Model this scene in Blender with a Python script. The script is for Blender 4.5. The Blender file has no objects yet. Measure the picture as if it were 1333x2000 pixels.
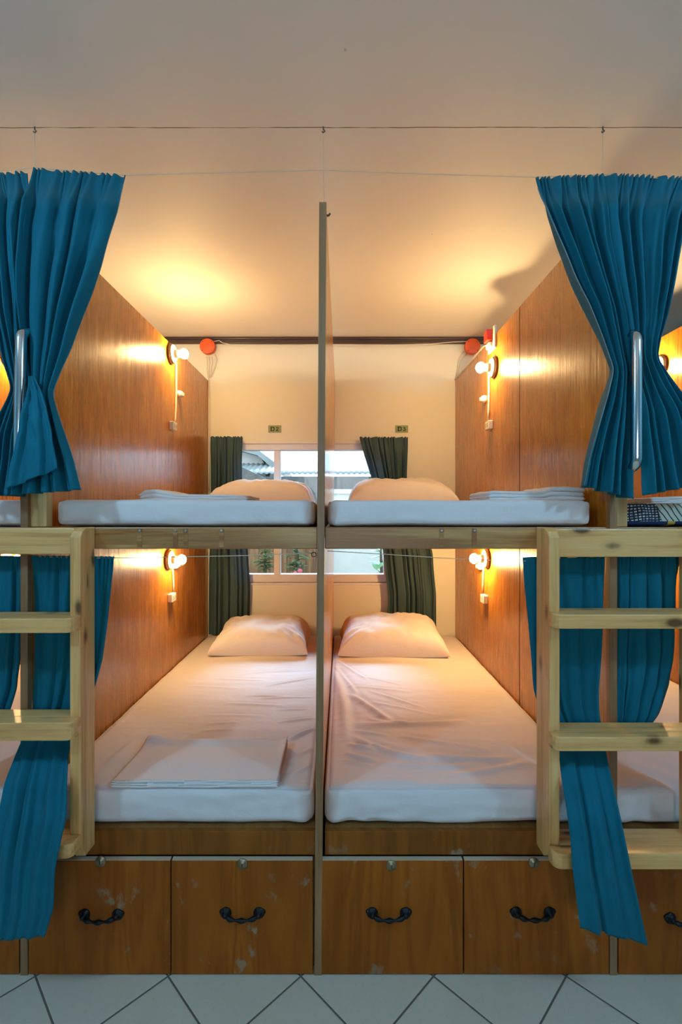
import bpy, bmesh, math, random
import numpy as np
from mathutils import Vector, noise as mnoise

random.seed(7)
SC = bpy.context.scene
COL = SC.collection
EYE, DC, FP = 1.40, 1.455, 933.0           # eye height, camera distance to the bunk fronts, focal length in pixels
def W(px, py, Y):                           # a point of the place at depth Y seen at that spot of the photograph
    d = Y + DC
    return Vector(((px - 667) * d / FP, Y, EYE + (999 - py) * d / FP))
def PZ(px, py, z):                          # the point of the level plane z
    d = (EYE - z) * FP / (py - 999)
    return ((px - 667) * d / FP, d - DC)

# ------------------------------------------------------------------ materials
class NT:
    def __init__(s, name):
        s.m = bpy.data.materials.new(name); s.m.use_nodes = True
        s.t = s.m.node_tree; s.t.nodes.clear()
        s.out = s.t.nodes.new('ShaderNodeOutputMaterial')
        s.b = s.t.nodes.new('ShaderNodeBsdfPrincipled')
        s.t.links.new(s.b.outputs[0], s.out.inputs[0])
    def n(s, typ, **kw):
        nd = s.t.nodes.new('ShaderNode' + typ)
        for k, v in kw.items():
            if hasattr(nd, k) and k not in ('inputs',): setattr(nd, k, v)
        return nd
    def set(s, sock, v):
        if hasattr(v, 'is_linked') or isinstance(v, bpy.types.NodeSocket): s.t.links.new(v, sock)
        else:
            if isinstance(v, (tuple, list)) and len(v) == 3 and sock.type == 'RGBA': v = (*v, 1)
            sock.default_value = v
    def math(s, op, a, b=0.0, c=0.0):
        nd = s.n('Math', operation=op)
        for i, v in enumerate((a, b, c)): s.set(nd.inputs[i], v)
        return nd.outputs[0]
    def pos(s, obj=True):
        return s.n('TexCoord').outputs['Object'] if obj else s.n('NewGeometry').outputs['Position']
    def map(s, vec, scale=(1, 1, 1), loc=(0, 0, 0), rot=(0, 0, 0)):
        nd = s.n('Mapping'); s.set(nd.inputs[0], vec)
        nd.inputs[1].default_value = loc; nd.inputs[2].default_value = rot; nd.inputs[3].default_value = scale
        return nd.outputs[0]
    def noise(s, vec, scale=5, detail=3, rough=.55, dist=0):
        nd = s.n('TexNoise'); s.set(nd.inputs['Vector'], vec)
        nd.inputs['Scale'].default_value = scale; nd.inputs['Detail'].default_value = detail
        nd.inputs['Roughness'].default_value = rough; nd.inputs['Distortion'].default_value = dist
        return nd.outputs[0]
    def ramp(s, fac, stops, interp='LINEAR'):
        nd = s.n('ValToRGB'); nd.color_ramp.interpolation = interp
        e = nd.color_ramp.elements
        while len(e) < len(stops): e.new(.5)
        for k, (p, c) in enumerate(stops):
            e[k].position = p
            if not isinstance(c, (tuple, list)): c = (c, c, c)
            e[k].color = (*c, 1)
        s.set(nd.inputs[0], fac); return nd.outputs[0]
    def mix(s, fac, a, b, blend='MIX'):
        nd = s.n('Mix', data_type='RGBA', blend_type=blend)
        s.set(nd.inputs[0], fac); s.set(nd.inputs[6], a); s.set(nd.inputs[7], b)
        return nd.outputs[2]
    def bump(s, h, strength=.2, dist=.01):
        nd = s.n('Bump'); nd.inputs['Strength'].default_value = strength; nd.inputs['Distance'].default_value = dist
        s.set(nd.inputs['Height'], h); s.set(s.b.inputs['Normal'], nd.outputs[0])
    def base(s, c): s.set(s.b.inputs['Base Color'], c)
    def p(s, **kw):
        for k, v in kw.items(): s.set(s.b.inputs[k.replace('_', ' ')], v)
    def jitter(s, vec, amt=13.0):
        oi = s.n('ObjectInfo'); r = s.math('MULTIPLY', oi.outputs['Random'], amt)
        nd = s.n('VectorMath', operation='ADD'); s.set(nd.inputs[0], vec)
        cb = s.n('CombineXYZ'); s.set(cb.inputs[0], r); s.set(cb.inputs[2], r); s.set(nd.inputs[1], cb.outputs[0])
        return nd.outputs[0]

M = {}
def simple(key, col, rough=.5, metal=0, **kw):
    t = NT(key); t.base(col); t.p(Roughness=rough, Metallic=metal, **kw); M[key] = t.m; return t

def varnished_ply(key, dark, mid, light, rough, scuff=0.0, coat=.5, bump=.22, spec=.5):
    t = NT(key); co = t.jitter(t.pos())
    sx = t.n('SeparateXYZ'); t.set(sx.inputs[0], co)
    h = t.math('ADD', sx.outputs[0], sx.outputs[1])
    cb = t.n('CombineXYZ'); t.set(cb.inputs[0], h); t.set(cb.inputs[1], 0.0); t.set(cb.inputs[2], sx.outputs[2])
    v = cb.outputs[0]
    big = t.noise(t.map(v, (5, 1, .55)), 1.6, 3, .5, .6)
    bands = t.math('SINE', t.math('MULTIPLY', big, 46.0))
    bands = t.math('MULTIPLY_ADD', bands, .5, .5)
    fine = t.noise(t.map(v, (38, 1, 1.1)), 2.2, 4, .6)
    pores = t.noise(t.map(v, (240, 1, 9)), 2.0, 2, .6)
    g = t.math('ADD', t.math('MULTIPLY', bands, .36), t.math('MULTIPLY', fine, .60))
    c = t.ramp(g, [(.10, dark), (.48, mid), (.92, light)])
    c = t.mix(t.ramp(pores, [(.60, 0), (.72, .22)]), c, tuple(x * .45 for x in dark))
    blot = t.noise(t.map(v, (2.2, 1, .9)), 1.5, 3)
    c = t.mix(t.ramp(blot, [(.35, .45), (.6, 0)]), c, tuple(x * .8 for x in dark))
    r = t.ramp(fine, [(.3, rough * .8), (.7, rough * 1.35)])
    if scuff:
        sc = t.noise(t.map(co, (11, 11, 8)), 1.4, 4, .6)
        sp = t.noise(t.map(co, (2.1, 2.1, 2.1)), 1.3, 2)
        msk = t.math('MULTIPLY', t.ramp(sc, [(.60, 0), (.66, 1)]), t.ramp(sp, [(.42, 0), (.60, scuff)]))
        c = t.mix(msk, c, (.30, .21, .13)); r = t.mix(msk, r, (.7, .7, .7))
    t.base(c); t.p(Roughness=r, Coat_Weight=coat, Coat_Roughness=.14, Specular_IOR_Level=spec)
    hgt = t.math('ADD', t.math('MULTIPLY', fine, .7), t.math('MULTIPLY', pores, .3))
    wav = t.noise(t.map(v, (14, 1, 3)), 1.5, 2)
    t.bump(t.math('ADD', hgt, t.math('MULTIPLY', wav, 1.2)), bump, .004)
    nd = [n for n in t.t.nodes if n.type == 'BUMP'][0]
    t.t.links.new(nd.outputs[0], t.b.inputs['Coat Normal'])
    M[key] = t.m

varnished_ply('panel_ply', (.32, .098, .006), (.50, .180, .011), (.61, .262, .028), .27)
varnished_ply('drawer_ply', (.22, .052, .0022), (.335, .088, .0045), (.41, .120, .009), .42, scuff=.8, coat=.0, bump=.1, spec=.22)
varnished_ply('fascia_ply', (.15, .042, .003), (.24, .074, .006), (.31, .105, .012), .45, scuff=.9, coat=.0, bump=.1, spec=.22)

def lumber(key, axis, dark, mid, light, rough, knots=True, worn=None):
    t = NT(key); co = t.jitter(t.pos())
    sc = [26, 26, 26]; sc[axis] = 1.3
    g = t.noise(t.map(co, tuple(sc)), 1.5, 4, .6, .4)
    sc2 = [90, 90, 90]; sc2[axis] = 3
    f = t.noise(t.map(co, tuple(sc2)), 1.6, 2, .6)
    c = t.ramp(t.math('ADD', t.math('MULTIPLY', g, .75), t.math('MULTIPLY', f, .25)), [(.3, dark), (.5, mid), (.7, light)])
    if knots:
        ks = [15, 15, 15]; ks[axis] = 7.0
        vo = t.n('TexVoronoi'); t.set(vo.inputs['Vector'], t.map(co, tuple(ks))); vo.inputs['Scale'].default_value = 1.0
        wn = t.n('TexWhiteNoise'); t.set(wn.inputs['Vector'], vo.outputs['Position'])
        on = t.ramp(wn.outputs['Value'], [(.40, 0), (.42, 1)])
        rr = t.math('SUBTRACT', vo.outputs['Distance'], t.math('MULTIPLY', t.noise(t.map(co, (30, 30, 30)), 1, 2), .08))
        kn = t.math('MULTIPLY', t.ramp(rr, [(.08, 1), (.15, .5), (.19, .18), (.30, 0)]), on)
        c = t.mix(kn, c, tuple(x * .28 for x in dark))
    if worn:
        w = t.noise(t.map(co, tuple(x * .35 for x in sc)), 2.2, 4, .6)
        c = t.mix(t.ramp(w, [(.46, 0), (.56, .85)]), c, worn)
    t.base(c); t.p(Roughness=rough, Coat_Weight=.2, Coat_Roughness=.25)
    t.bump(t.math('ADD', g, f), .12, .004)
    M[key] = t.m
PD, PM, PL = (.50, .225, .060), (.78, .42, .140), (.88, .56, .23)
for a, k in enumerate('xyz'): lumber('pine_' + k, a, PD, PM, PL, .42)
lumber('beam', 0, (.24, .105, .028), (.46, .23, .065), (.62, .35, .14), .4, knots=False, worn=(.27, .095, .022))
lumber('edge', 2, (.17, .080, .028), (.27, .138, .055), (.36, .195, .09), .55, knots=False)
lumber('stud', 2, (.30, .165, .05), (.50, .30, .105), (.64, .43, .18), .5, knots=False)
lumber('deck', 1, (.16, .075, .02), (.24, .11, .03), (.30, .15, .045), .5, knots=False)
lumber('trim', 0, (.030, .013, .007), (.055, .026, .014), (.08, .04, .024), .45, knots=False)
simple('pale_edge', (.55, .46, .34), .7)

def fabric(key, col, var, rough=.85, weave=900, bump=.06, sheen=.2, transl=0.0, tcol=None):
    t = NT(key); co = t.pos()
    n1 = t.noise(t.map(co, (3, 3, 3)), 2, 3)
    c = t.mix(t.ramp(n1, [(.3, 0), (.7, 1)]), col, var)
    t.base(c); t.p(Roughness=rough, Sheen_Weight=sheen, Specular_IOR_Level=.25)
    w = t.noise(t.map(co, (weave, weave, weave)), 1, 1)
    t.bump(w, bump, .001)
    if transl:
        tr = t.n('BsdfTranslucent'); t.set(tr.inputs[0], tcol or col)
        mx = t.n('MixShader'); mx.inputs[0].default_value = transl
        t.t.links.new(t.b.outputs[0], mx.inputs[1]); t.t.links.new(tr.outputs[0], mx.inputs[2])
        t.t.links.new(mx.outputs[0], t.out.inputs[0])
    M[key] = t.m
fabric('teal', (.0, .150, .225), (.0, .125, .190), .8, transl=.08, sheen=.03)
fabric('teal_warm_lit', (.088, .158, .165), (.070, .128, .138), .85, transl=.30, tcol=(.05, .26, .38), sheen=.05)  # same teal cloth, its colour greyed to imitate the warm lamp light
simple('selvedge', (.16, .27, .30), .8)
def cotton(key, a, b):
    t = NT(key); co = t.pos()
    n1 = t.noise(t.map(co, (2.5, 2.5, 2.5)), 2, 3)
    t.base(t.mix(n1, a, b)); t.p(Roughness=.9, Sheen_Weight=.15, Specular_IOR_Level=.2)
    w1 = t.noise(t.map(co, (9, 22, 14)), 1.6, 5, .6, .8)
    w2 = t.noise(t.map(co, (700, 700, 700)), 1, 1)
    t.bump(t.math('ADD', w1, t.math('MULTIPLY', w2, .06)), .22, .008)
    M[key] = t.m
cotton('cotton', (.80, .77, .77), (.74, .71, .72))
cotton('cotton_b', (.83, .80, .79), (.78, .75, .75))

# patterned mattress cover: dark check, blue stripes, cream with black strokes
t = NT('patterned'); co = t.pos()
sx = t.n('SeparateXYZ'); t.set(sx.inputs[0], co)
wob = t.math('MULTIPLY', t.math('SUBTRACT', t.noise(t.map(co, (9, 9, 9)), 1, 2), .5), .03)
gx = t.math('FRACT', t.math('MULTIPLY', t.math('ADD', sx.outputs[0], wob), 95.0))
gz = t.math('FRACT', t.math('MULTIPLY', t.math('ADD', sx.outputs[2], wob), 115.0))
cell = t.math('MULTIPLY', t.math('GREATER_THAN', gx, .36), t.math('GREATER_THAN', gz, .48))
wn = t.noise(t.map(co, (95, 95, 115)), 1, 0)
chk = t.mix(cell, (.012, .016, .03), t.mix(t.ramp(wn, [(.4, 0), (.6, 1)]), (.20, .24, .30), (.62, .62, .60)))
dg = t.math('FRACT', t.math('MULTIPLY', t.math('ADD', t.math('MULTIPLY', sx.outputs[0], 1.0), t.math('MULTIPLY_ADD', sx.outputs[2], .55, wob)), 55.0))
crm = t.mix(t.math('LESS_THAN', dg, .22), (.55, .55, .45), (.02, .025, .03))
reg = t.math('GREATER_THAN', t.math('MULTIPLY_ADD', sx.outputs[2], .35, sx.outputs[0]), -.285)
c = t.mix(reg, chk, crm)
low = t.math('LESS_THAN', sx.outputs[2], .017)
yel = t.math('MULTIPLY', t.math('GREATER_THAN', sx.outputs[0], -.274), t.math('LESS_THAN', sx.outputs[0], -.250))
c = t.mix(low, c, t.mix(yel, (.010, .03, .11), (.55, .38, .04)))
t.base(c); t.p(Roughness=.9); M['patterned'] = t.m

t = NT('wall_paint'); co = t.pos(False)
n = t.noise(co, 1.3, 4); n2 = t.noise(co, 55, 2)
t.base(t.mix(n, (.84, .815, .66), (.80, .77, .61))); t.p(Roughness=.55); t.bump(n2, .05, .003); M['wall_paint'] = t.m

simple('aisle_paint', (.22, .36, .42), .6)
t = NT('ceiling_paint'); co = t.pos(False)
n = t.noise(t.map(co, (1.2, .5, 1)), 2.0, 4)
c = t.mix(n, (.80, .78, .745), (.745, .725, .69))
sx = t.n('SeparateXYZ'); t.set(sx.inputs[0], co)
wv = t.math('MULTIPLY', t.math('SUBTRACT', t.noise(t.map(co, (2.2, .1, 1)), 2, 3), .5), .010)
dl = t.math('ABSOLUTE', t.math('ADD', t.math('SUBTRACT', sx.outputs[1], .083), wv))
brk = t.noise(t.map(co, (3, .1, 1)), 2, 2)
ln = t.math('MULTIPLY', t.math('LESS_THAN', dl, .0016), t.ramp(brk, [(.38, .25), (.5, 1)]))
c = t.mix(ln, c, (.10, .075, .05))                      # open joint between two boards
sp = t.noise(co, 38, 1); c = t.mix(t.ramp(sp, [(.80, 0), (.84, .6)]), c, (.2, .15, .1))
t.base(c); t.p(Roughness=.6)
t.bump(t.noise(t.map(co, (1.5, 2.5, 1)), 1.5, 3), .10, .02); M['ceiling_paint'] = t.m

t = NT('floor_tile'); co = t.pos(False)
sx = t.n('SeparateXYZ'); t.set(sx.inputs[0], co)
def gl(expr, off):
    f = t.math('FRACT', t.math('DIVIDE', t.math('ADD', expr, off + 20.0), .40))
    return t.math('ABSOLUTE', t.math('SUBTRACT', f, .5))
a = gl(t.math('SUBTRACT', sx.outputs[0], sx.outputs[1]), .106)
b = gl(t.math('ADD', sx.outputs[0], sx.outputs[1]), .138)
g = t.math('MAXIMUM', a, b)
grout = t.math('GREATER_THAN', g, .4905)
n = t.noise(co, 5, 5, .6); n3 = t.noise(co, 90, 2)
c = t.mix(n, (.58, .53, .43), (.68, .63, .52)); c = t.mix(t.ramp(n3, [(.6, 0), (.75, .25)]), c, (.35, .35, .33))
t.base(t.mix(grout, c, (.13, .115, .095))); t.p(Roughness=t.mix(grout, (.32, .32, .32), (.8, .8, .8)))
t.bump(t.ramp(g, [(.483, 1), (.493, 0)]), .25, .003); M['floor_tile'] = t.m

simple('chrome', (.80, .80, .80), .12, 1.0)
simple('iron', (.012, .014, .016), .38, .7)
simple('brass', (.33, .27, .17), .35, .9)
simple('dark_slot', (.01, .01, .01), .6)
simple('steel', (.55, .57, .58), .3, 1.0)
simple('cream_plastic', (.78, .72, .58), .4)
simple('white_plastic', (.82, .80, .74), .38)
simple('porcelain', (.80, .70, .50), .35)
simple('disc_wood', (.22, .11, .035), .45)
simple('orange_plastic', (.80, .115, .018), .45)
simple('red_plastic', (.62, .035, .018), .42)
simple('wire', (.60, .52, .38), .4)
simple('dark_wire', (.10, .08, .06), .5)
simple('window_frame', (.80, .77, .78), .4)
t = NT('sign_green'); n = t.noise(t.map(t.pos(), (60, 60, 60)), 1, 3); t.base(t.mix(n, (.22, .29, .13), (.34, .40, .20))); t.p(Roughness=.6); M['sign_green'] = t.m
simple('sign_ink', (.006, .006, .004), .7)
def glow(key, col, s):
    t = NT(key); t.p(Emission_Color=(*col, 1), Emission_Strength=s); t.base((.9, .9, .9)); M[key] = t.m
glow('bulb_glow', (1.0, .655, .27), 500.0); glow('bulb_glow_strong', (1.0, .62, .24), 760.0)
glow('globe_glow', (.32, .69, 1.0), 285.0)
t = NT('glass'); t.t.nodes.remove(t.b)
tr = t.n('BsdfTransparent'); tr.inputs[0].default_value = (.95, .97, .97, 1)
gs = t.n('BsdfGlossy'); gs.inputs['Roughness'].default_value = .02
fr = t.n('Fresnel'); fr.inputs[0].default_value = 1.45
mx = t.n('MixShader'); t.t.links.new(fr.outputs[0], mx.inputs[0]); t.t.links.new(tr.outputs[0], mx.inputs[1]); t.t.links.new(gs.outputs[0], mx.inputs[2])
t.t.links.new(mx.outputs[0], t.out.inputs[0]); M['glass'] = t.m
# outdoors
def rough_mat(key, a, b, sc=6, rough=.85, bump=.3):
    t = NT(key); co = t.pos(); n = t.noise(co, sc, 5, .65); t.base(t.mix(t.ramp(n, [(.3, 0), (.7, 1)]), a, b)); t.p(Roughness=rough); t.bump(n, bump, .03); M[key] = t.m
rough_mat('concrete', (.13, .13, .125), (.19, .19, .18), 3)
rough_mat('render_white', (.42, .43, .42), (.50, .51, .50), 2)
rough_mat('block', (.055, .06, .06), (.13, .135, .13), 5)
rough_mat('roof_sheet', (.145, .19, .20), (.20, .245, .255), 2, .5)
rough_mat('bark', (.05, .035, .02), (.09, .06, .035), 20)
rough_mat('leaf', (.035, .085, .022), (.07, .15, .045), 8, .5)
rough_mat('leaf_big', (.05, .15, .045), (.09, .23, .08), 5, .4)
rough_mat('petal', (.42, .06, .09), (.50, .10, .14), 8)
rough_mat('clay', (.20, .075, .035), (.26, .10, .05), 8)
t = NT('fence_wood'); co = t.jitter(t.pos()); n = t.noise(t.map(co, (18, 18, 2)), 1.2, 4); t.base(t.ramp(n, [(.3, (.085, .03, .010)), (.5, (.16, .068, .025)), (.7, (.25, .14, .065))])); t.p(Roughness=.8); M['fence_wood'] = t.m

# ------------------------------------------------------------------ mesh helpers
class MB:
    def __init__(s): s.bm = bmesh.new(); s.mi = 0
    def _tag(s, fs):
        for f in fs: f.material_index = s.mi
    def box(s, x0, x1, y0, y1, z0, z1, bev=0.0, seg=2):
        r = bmesh.ops.create_cube(s.bm, size=1.0); vs = r['verts']
        for v in vs:
            v.co = Vector((x0 + (v.co.x + .5) * (x1 - x0), y0 + (v.co.y + .5) * (y1 - y0), z0 + (v.co.z + .5) * (z1 - z0)))
        fs = list({f for v in vs for f in v.link_faces}); s._tag(fs)
        if bev:
            es = list({e for v in vs for e in v.link_edges})
            r = bmesh.ops.bevel(s.bm, geom=es, offset=bev, segments=seg, profile=.5, affect='EDGES'); s._tag(r['faces'])
        return s
    def prism(s, pts, axis, a0, a1, bev=0.0):    # outline in the two other axes, extruded along axis
        def mk(p, a):
            return Vector({0: (a, p[0], p[1]), 1: (p[0], a, p[1]), 2: (p[0], p[1], a)}[axis])
        v0 = [s.bm.verts.new(mk(p, a0)) for p in pts]; v1 = [s.bm.verts.new(mk(p, a1)) for p in pts]
        n = len(pts); fs = [s.bm.faces.new(v0[::-1]), s.bm.faces.new(v1)]
        for i in range(n): fs.append(s.bm.faces.new((v0[i], v0[(i + 1) % n], v1[(i + 1) % n], v1[i])))
        s._tag(fs)
        bmesh.ops.recalc_face_normals(s.bm, faces=fs)
        if bev:
            es = list({e for f in fs[:2] for e in f.edges})
            r = bmesh.ops.bevel(s.bm, geom=es, offset=bev, segments=2, profile=.5, affect='EDGES'); s._tag(r['faces'])
        return s
    def tube(s, pts, r, seg=10, caps=True):
        pts = [Vector(p) for p in pts]; rings = []
        rr = r if isinstance(r, (list, tuple)) else [r] * len(pts)
        up = None
        for i, p in enumerate(pts):
            d = (pts[min(i + 1, len(pts) - 1)] - pts[max(i - 1, 0)]).normalized()
            if up is None:
                up = d.orthogonal().normalized()
            up = (up - d * up.dot(d)).normalized(); sd = d.cross(up)
            rings.append([s.bm.verts.new(p + (up * math.cos(2 * math.pi * k / seg) + sd * math.sin(2 * math.pi * k / seg)) * rr[i]) for k in range(seg)])
        fs = []
        for a, b in zip(rings, rings[1:]):
            for k in range(seg): fs.append(s.bm.faces.new((a[k], a[(k + 1) % seg], b[(k + 1) % seg], b[k])))
        if caps: fs += [s.bm.faces.new(rings[0][::-1]), s.bm.faces.new(rings[-1])]
        for f in fs: f.smooth = True
        s._tag(fs); return s
    def lathe(s, prof, origin, axis, seg=24):     # prof: (distance along axis, radius)
        o = Vector(origin); ax = Vector(axis).normalized(); u = ax.orthogonal().normalized(); w = ax.cross(u)
        rings = []
        for h, r in prof:
            r = max(r, 1e-5)
            rings.append([s.bm.verts.new(o + ax * h + (u * math.cos(2 * math.pi * k / seg) + w * math.sin(2 * math.pi * k / seg)) * r) for k in range(seg)])
        fs = []
        for a, b in zip(rings, rings[1:]):
            for k in range(seg): fs.append(s.bm.faces.new((a[k], a[(k + 1) % seg], b[(k + 1) % seg], b[k])))
        fs += [s.bm.faces.new(rings[0][::-1]), s.bm.faces.new(rings[-1])]
        for f in fs[:-2]: f.smooth = True
        s._tag(fs); return s
    def grid(s, P, smooth=True):                  # P: rows of points
        vv = [[s.bm.verts.new(Vector(p)) for p in row] for row in P]; fs = []
        for a, b in zip(vv, vv[1:]):
            for k in range(len(a) - 1): fs.append(s.bm.faces.new((a[k], a[k + 1], b[k + 1], b[k])))
        for f in fs: f.smooth = smooth
        s._tag(fs); return s
    def sphere(s, c, r, u=16, v=10, sq=(1, 1, 1)):
        r_ = bmesh.ops.create_uvsphere(s.bm, u_segments=u, v_segments=v, radius=1.0)
        for q in r_['verts']: q.co = Vector(c) + Vector((q.co.x * r * sq[0], q.co.y * r * sq[1], q.co.z * r * sq[2]))
        fs = list({f for q in r_['verts'] for f in q.link_faces})
        for f in fs: f.smooth = True
        s._tag(fs); return s
    def build(s, name, mats, parent=None, weld=False, smooth_angle=None):
        if weld: bmesh.ops.remove_doubles(s.bm, verts=s.bm.verts, dist=1e-5)
        bmesh.ops.recalc_face_normals(s.bm, faces=s.bm.faces) if weld else None
        me = bpy.data.meshes.new(name)
        org = Vector((0, 0, 0)); q = parent
        while q is not None: org = org + q.location; q = q.parent
        if parent is None:
            xs = [v.co for v in s.bm.verts]
            org = Vector(((min(v.x for v in xs) + max(v.x for v in xs)) / 2, (min(v.y for v in xs) + max(v.y for v in xs)) / 2, min(v.z for v in xs)))
        for v in s.bm.verts: v.co -= org
        s.bm.to_mesh(me); s.bm.free()
        if not isinstance(mats, (list, tuple)): mats = [mats]
        for m in mats: me.materials.append(M[m])
        o = bpy.data.objects.new(name, me); COL.objects.link(o)
        if parent is None: o.location = org
        else: o.parent = parent
        return o
def thing(name, label, cat, loc, group=None):
    o = bpy.data.objects.new(name, None); COL.objects.link(o); o.location = loc
    o.empty_display_size = .05
    return tag(o, label, cat, group)
def tag(o, label, cat, group=None):
    o['label'] = label; o['category'] = cat
    if group: o['group'] = group
    return o
def struct(o, label=None):
    o['kind'] = 'structure'
    if label: o['label'] = label
    return o
def solid(o, th, off=0):
    m = o.modifiers.new('thick', 'SOLIDIFY'); m.thickness = th; m.offset = off; return o
def wob(x, y, z): return mnoise.noise(Vector((x, y, z)))

# ------------------------------------------------------------------ room shell
YB, ZC = 1.95, 2.636
XL, XR, YF = -2.78, 2.66, -3.6
struct(MB().box(XL - .1, XR + .1, YF - .1, YB + .14, -.1, 0).build('floor', 'floor_tile'), 'pale grey floor tiles laid diagonally')
struct(MB().box(XL - .1, XR + .1, YF - .1, YB + .14, ZC, ZC + .1).build('ceiling', 'ceiling_paint'), 'off-white board ceiling')
WX0, WX1, WZ0, WZ1 = -.80, .345, .893, 1.885
m = MB(); y0, y1 = YB, YB + .14
m.box(XL - .1, WX0, y0, y1, 0, ZC).box(WX1, XR + .1, y0, y1, 0, ZC).box(WX0, WX1, y0, y1, 0, WZ0).box(WX0, WX1, y0, y1, WZ1, ZC)
struct(m.build('wall_back', 'wall_paint'), 'cream back wall behind the bunks')
struct(MB().box(XL - .1, XL, YF - .1, YB, 0, ZC).build('wall_left', 'aisle_paint'))
struct(MB().box(XR, XR + .1, YF - .1, YB, 0, ZC).build('wall_right', 'aisle_paint'))
m = MB()
m.box(XL, -.7, YF - .1, YF, 0, ZC).box(.7, XR, YF - .1, YF, 0, ZC).box(-.7, .7, YF - .1, YF, 2.1, ZC).box(-.7, .7, YF - .1, YF, 0, 1.0)
struct(m.build('wall_front', 'aisle_paint'))
m = MB(); m.box(XL, XR, YB - .022, YB, ZC - .045, ZC, .004).box(XL, XR, YB - .030, YB, ZC - .018, ZC, .004)
struct(m.build('trim_1', 'trim'), 'dark brown ceiling moulding')
# window
wn = bpy.data.objects.new('window_1', None); COL.objects.link(wn); wn.location = (0, YB + .03, WZ0); struct(wn, 'wide sliding window behind the bunks')
m = MB(); fy0, fy1 = YB + .012, YB + .075
m.box(WX0, WX1, fy0, fy1, WZ1 - .046, WZ1, .004).box(WX0, WX1, fy0, fy1, WZ0, WZ0 + .058, .004)
m.box(WX0, WX0 + .04, fy0, fy1, WZ0 + .058, WZ1 - .046, .004).box(WX1 - .04, WX1, fy0, fy1, WZ0 + .058, WZ1 - .046, .004)
m.build('window_frame', 'window_frame', wn)
xm = (541 - 667) / 274
MB().box(xm - .024, xm + .022, fy0 + .004, fy1, WZ0 + .058, WZ1 - .046, .004).build('mullion', 'window_frame', wn)
MB().box(WX0 + .04, xm - .024, fy0 + .030, fy0 + .034, WZ0 + .058, WZ1 - .046).build('window_pane', 'glass', wn)
MB().box(xm + .022, WX1 - .04, fy0 + .030, fy0 + .034, WZ0 + .058, WZ1 - .046).build('window_pane', 'glass', wn)
MB().box(WX0 - .01, WX1 + .03, YB - .012, YB + .012, WZ0 - .016, WZ0, .003).build('window_sill', 'window_frame', wn)

# ------------------------------------------------------------------ partition panels
PT = .021
PXS = [-1.858, -.958, -.0615, .8225, 1.722]
PLAB = ['tall varnished wooden partition at the far left, behind the tied teal curtain',
        'tall varnished wooden partition left of the bunk under sign D2, with pale wall lamps',
        'tall central wooden partition seen edge-on between the two bunks',
        'tall varnished wooden partition right of the bunk under sign D3, with a vertical board joint',
        'varnished wooden partition at the far right edge with a lit lamp, behind the teal curtain']
PANELS = []
ztop, zback = 2.332, 2.338
for i, x in enumerate(PXS):
    root = thing('partition_panel', PLAB[i], 'partition', (x, 0, 0), 'wooden partitions between the bunks')
    m = MB()
    y_end = YB - .003
    ysplit = (1015 - 667); ysp = .811 * FP / 348 - DC if i == 3 else None
    def shear(o):
        for v in o.data.vertices: v.co.x += .0062 * (v.co.z - 1.4)
        return o
    if i == 3:
        m.box(x - PT / 2, x + PT / 2, .006, ysp - .0015, 0, ztop, .0015)
        m.box(x - PT / 2, x + PT / 2, ysp + .0015, y_end, 0, ztop, .0015)
    else:
        m.box(x - PT / 2, x + PT / 2, .006, y_end, 0, ztop, .0015)
    o = m.build('panel_board', 'panel_ply', root)
    e = MB().box(x - PT / 2 - .0005, x + PT / 2 + .0005, -.014, .006, 0, ztop + .002, .001).build('edge_strip', 'edge', root)
    if i == 2: shear(o); shear(e)
    if i == 3:
        MB().box(x - PT / 2 - .001, x + PT / 2 - .004, ysp - .0012, ysp + .0012, .1, ztop - .002).build('board_joint', 'dark_slot', root)
    if i == 1: MB().box(x + PT / 2, x + PT / 2 + .05, -.002, .030, 1.353, 2.05, .003).build('post', 'stud', root)
    if i == 3: MB().box(x + PT / 2, x + PT / 2 + .039, -.002, .040, 1.353, 2.05, .003).build('post', 'stud', root)
    if i == 2: # little hook screw near its top
        p = W(640, 421, .02)
        m = MB(); m.tube([(x + PT / 2 + .004, .02, p.z), (p.x + .004, .02, p.z), (p.x + .008, .02, p.z + .006)], .0035, 8)
        m.build('screw_hook', 'dark_wire', root)
    PANELS.append(root)
def inner(i): return PXS[i] + PT / 2, PXS[i + 1] - PT / 2       # clear span of bay i

# ------------------------------------------------------------------ bunk platforms, base cabinets with drawers
BN = ['far left bunk, behind the left ladder', 'bunk under sign D2', 'bunk under sign D3', 'far right bunk, behind the right ladder']
beam_z0, beam_z1 = 1.286, 1.352
screws = {1: [273, 343, 363, 433], 2: [863, 927]}
def handle(cx, cz, yf, parent):
    m = MB()
    for s in (-1, 1):
        m.lathe([(0, .017), (.003, .017), (.006, .012), (.010, .008), (.016, .0075), (.020, .003)], (cx + s * .050, yf, cz + .004), (0, -1, 0), 14)
        m.lathe([(0, .009), (.004, .008), (.007, .002)], (cx + s * .061, yf, cz + .007), (0, -1, 0), 10)
    pts = []; rad = []
    for k in range(17):
        a = -1 + 2 * k / 16
        pts.append((cx + a * .050, yf - .010 - .009 * (1 - a ** 4), cz + .004 - .009 * (1 - a * a) ** .8 ))
        rad.append(.0055 + .0022 * math.cos(a * 9))
    m.tube(pts, rad, 10)
    return m.build('handle', 'iron', parent)
def lock(cx, cz, yf, parent):
    m = MB(); m.lathe([(0, .0165), (.002, .0165), (.004, .013), (.0045, .010), (.006, .0095), (.0065, .001)], (cx, yf, cz), (0, -1, 0), 20)
    m.mi = 1; m.box(cx - .0012, cx + .0012, yf - .0075, yf - .006, cz - .005, cz + .005)
    return m.build('lock', ['brass', 'dark_slot'], parent)
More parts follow.
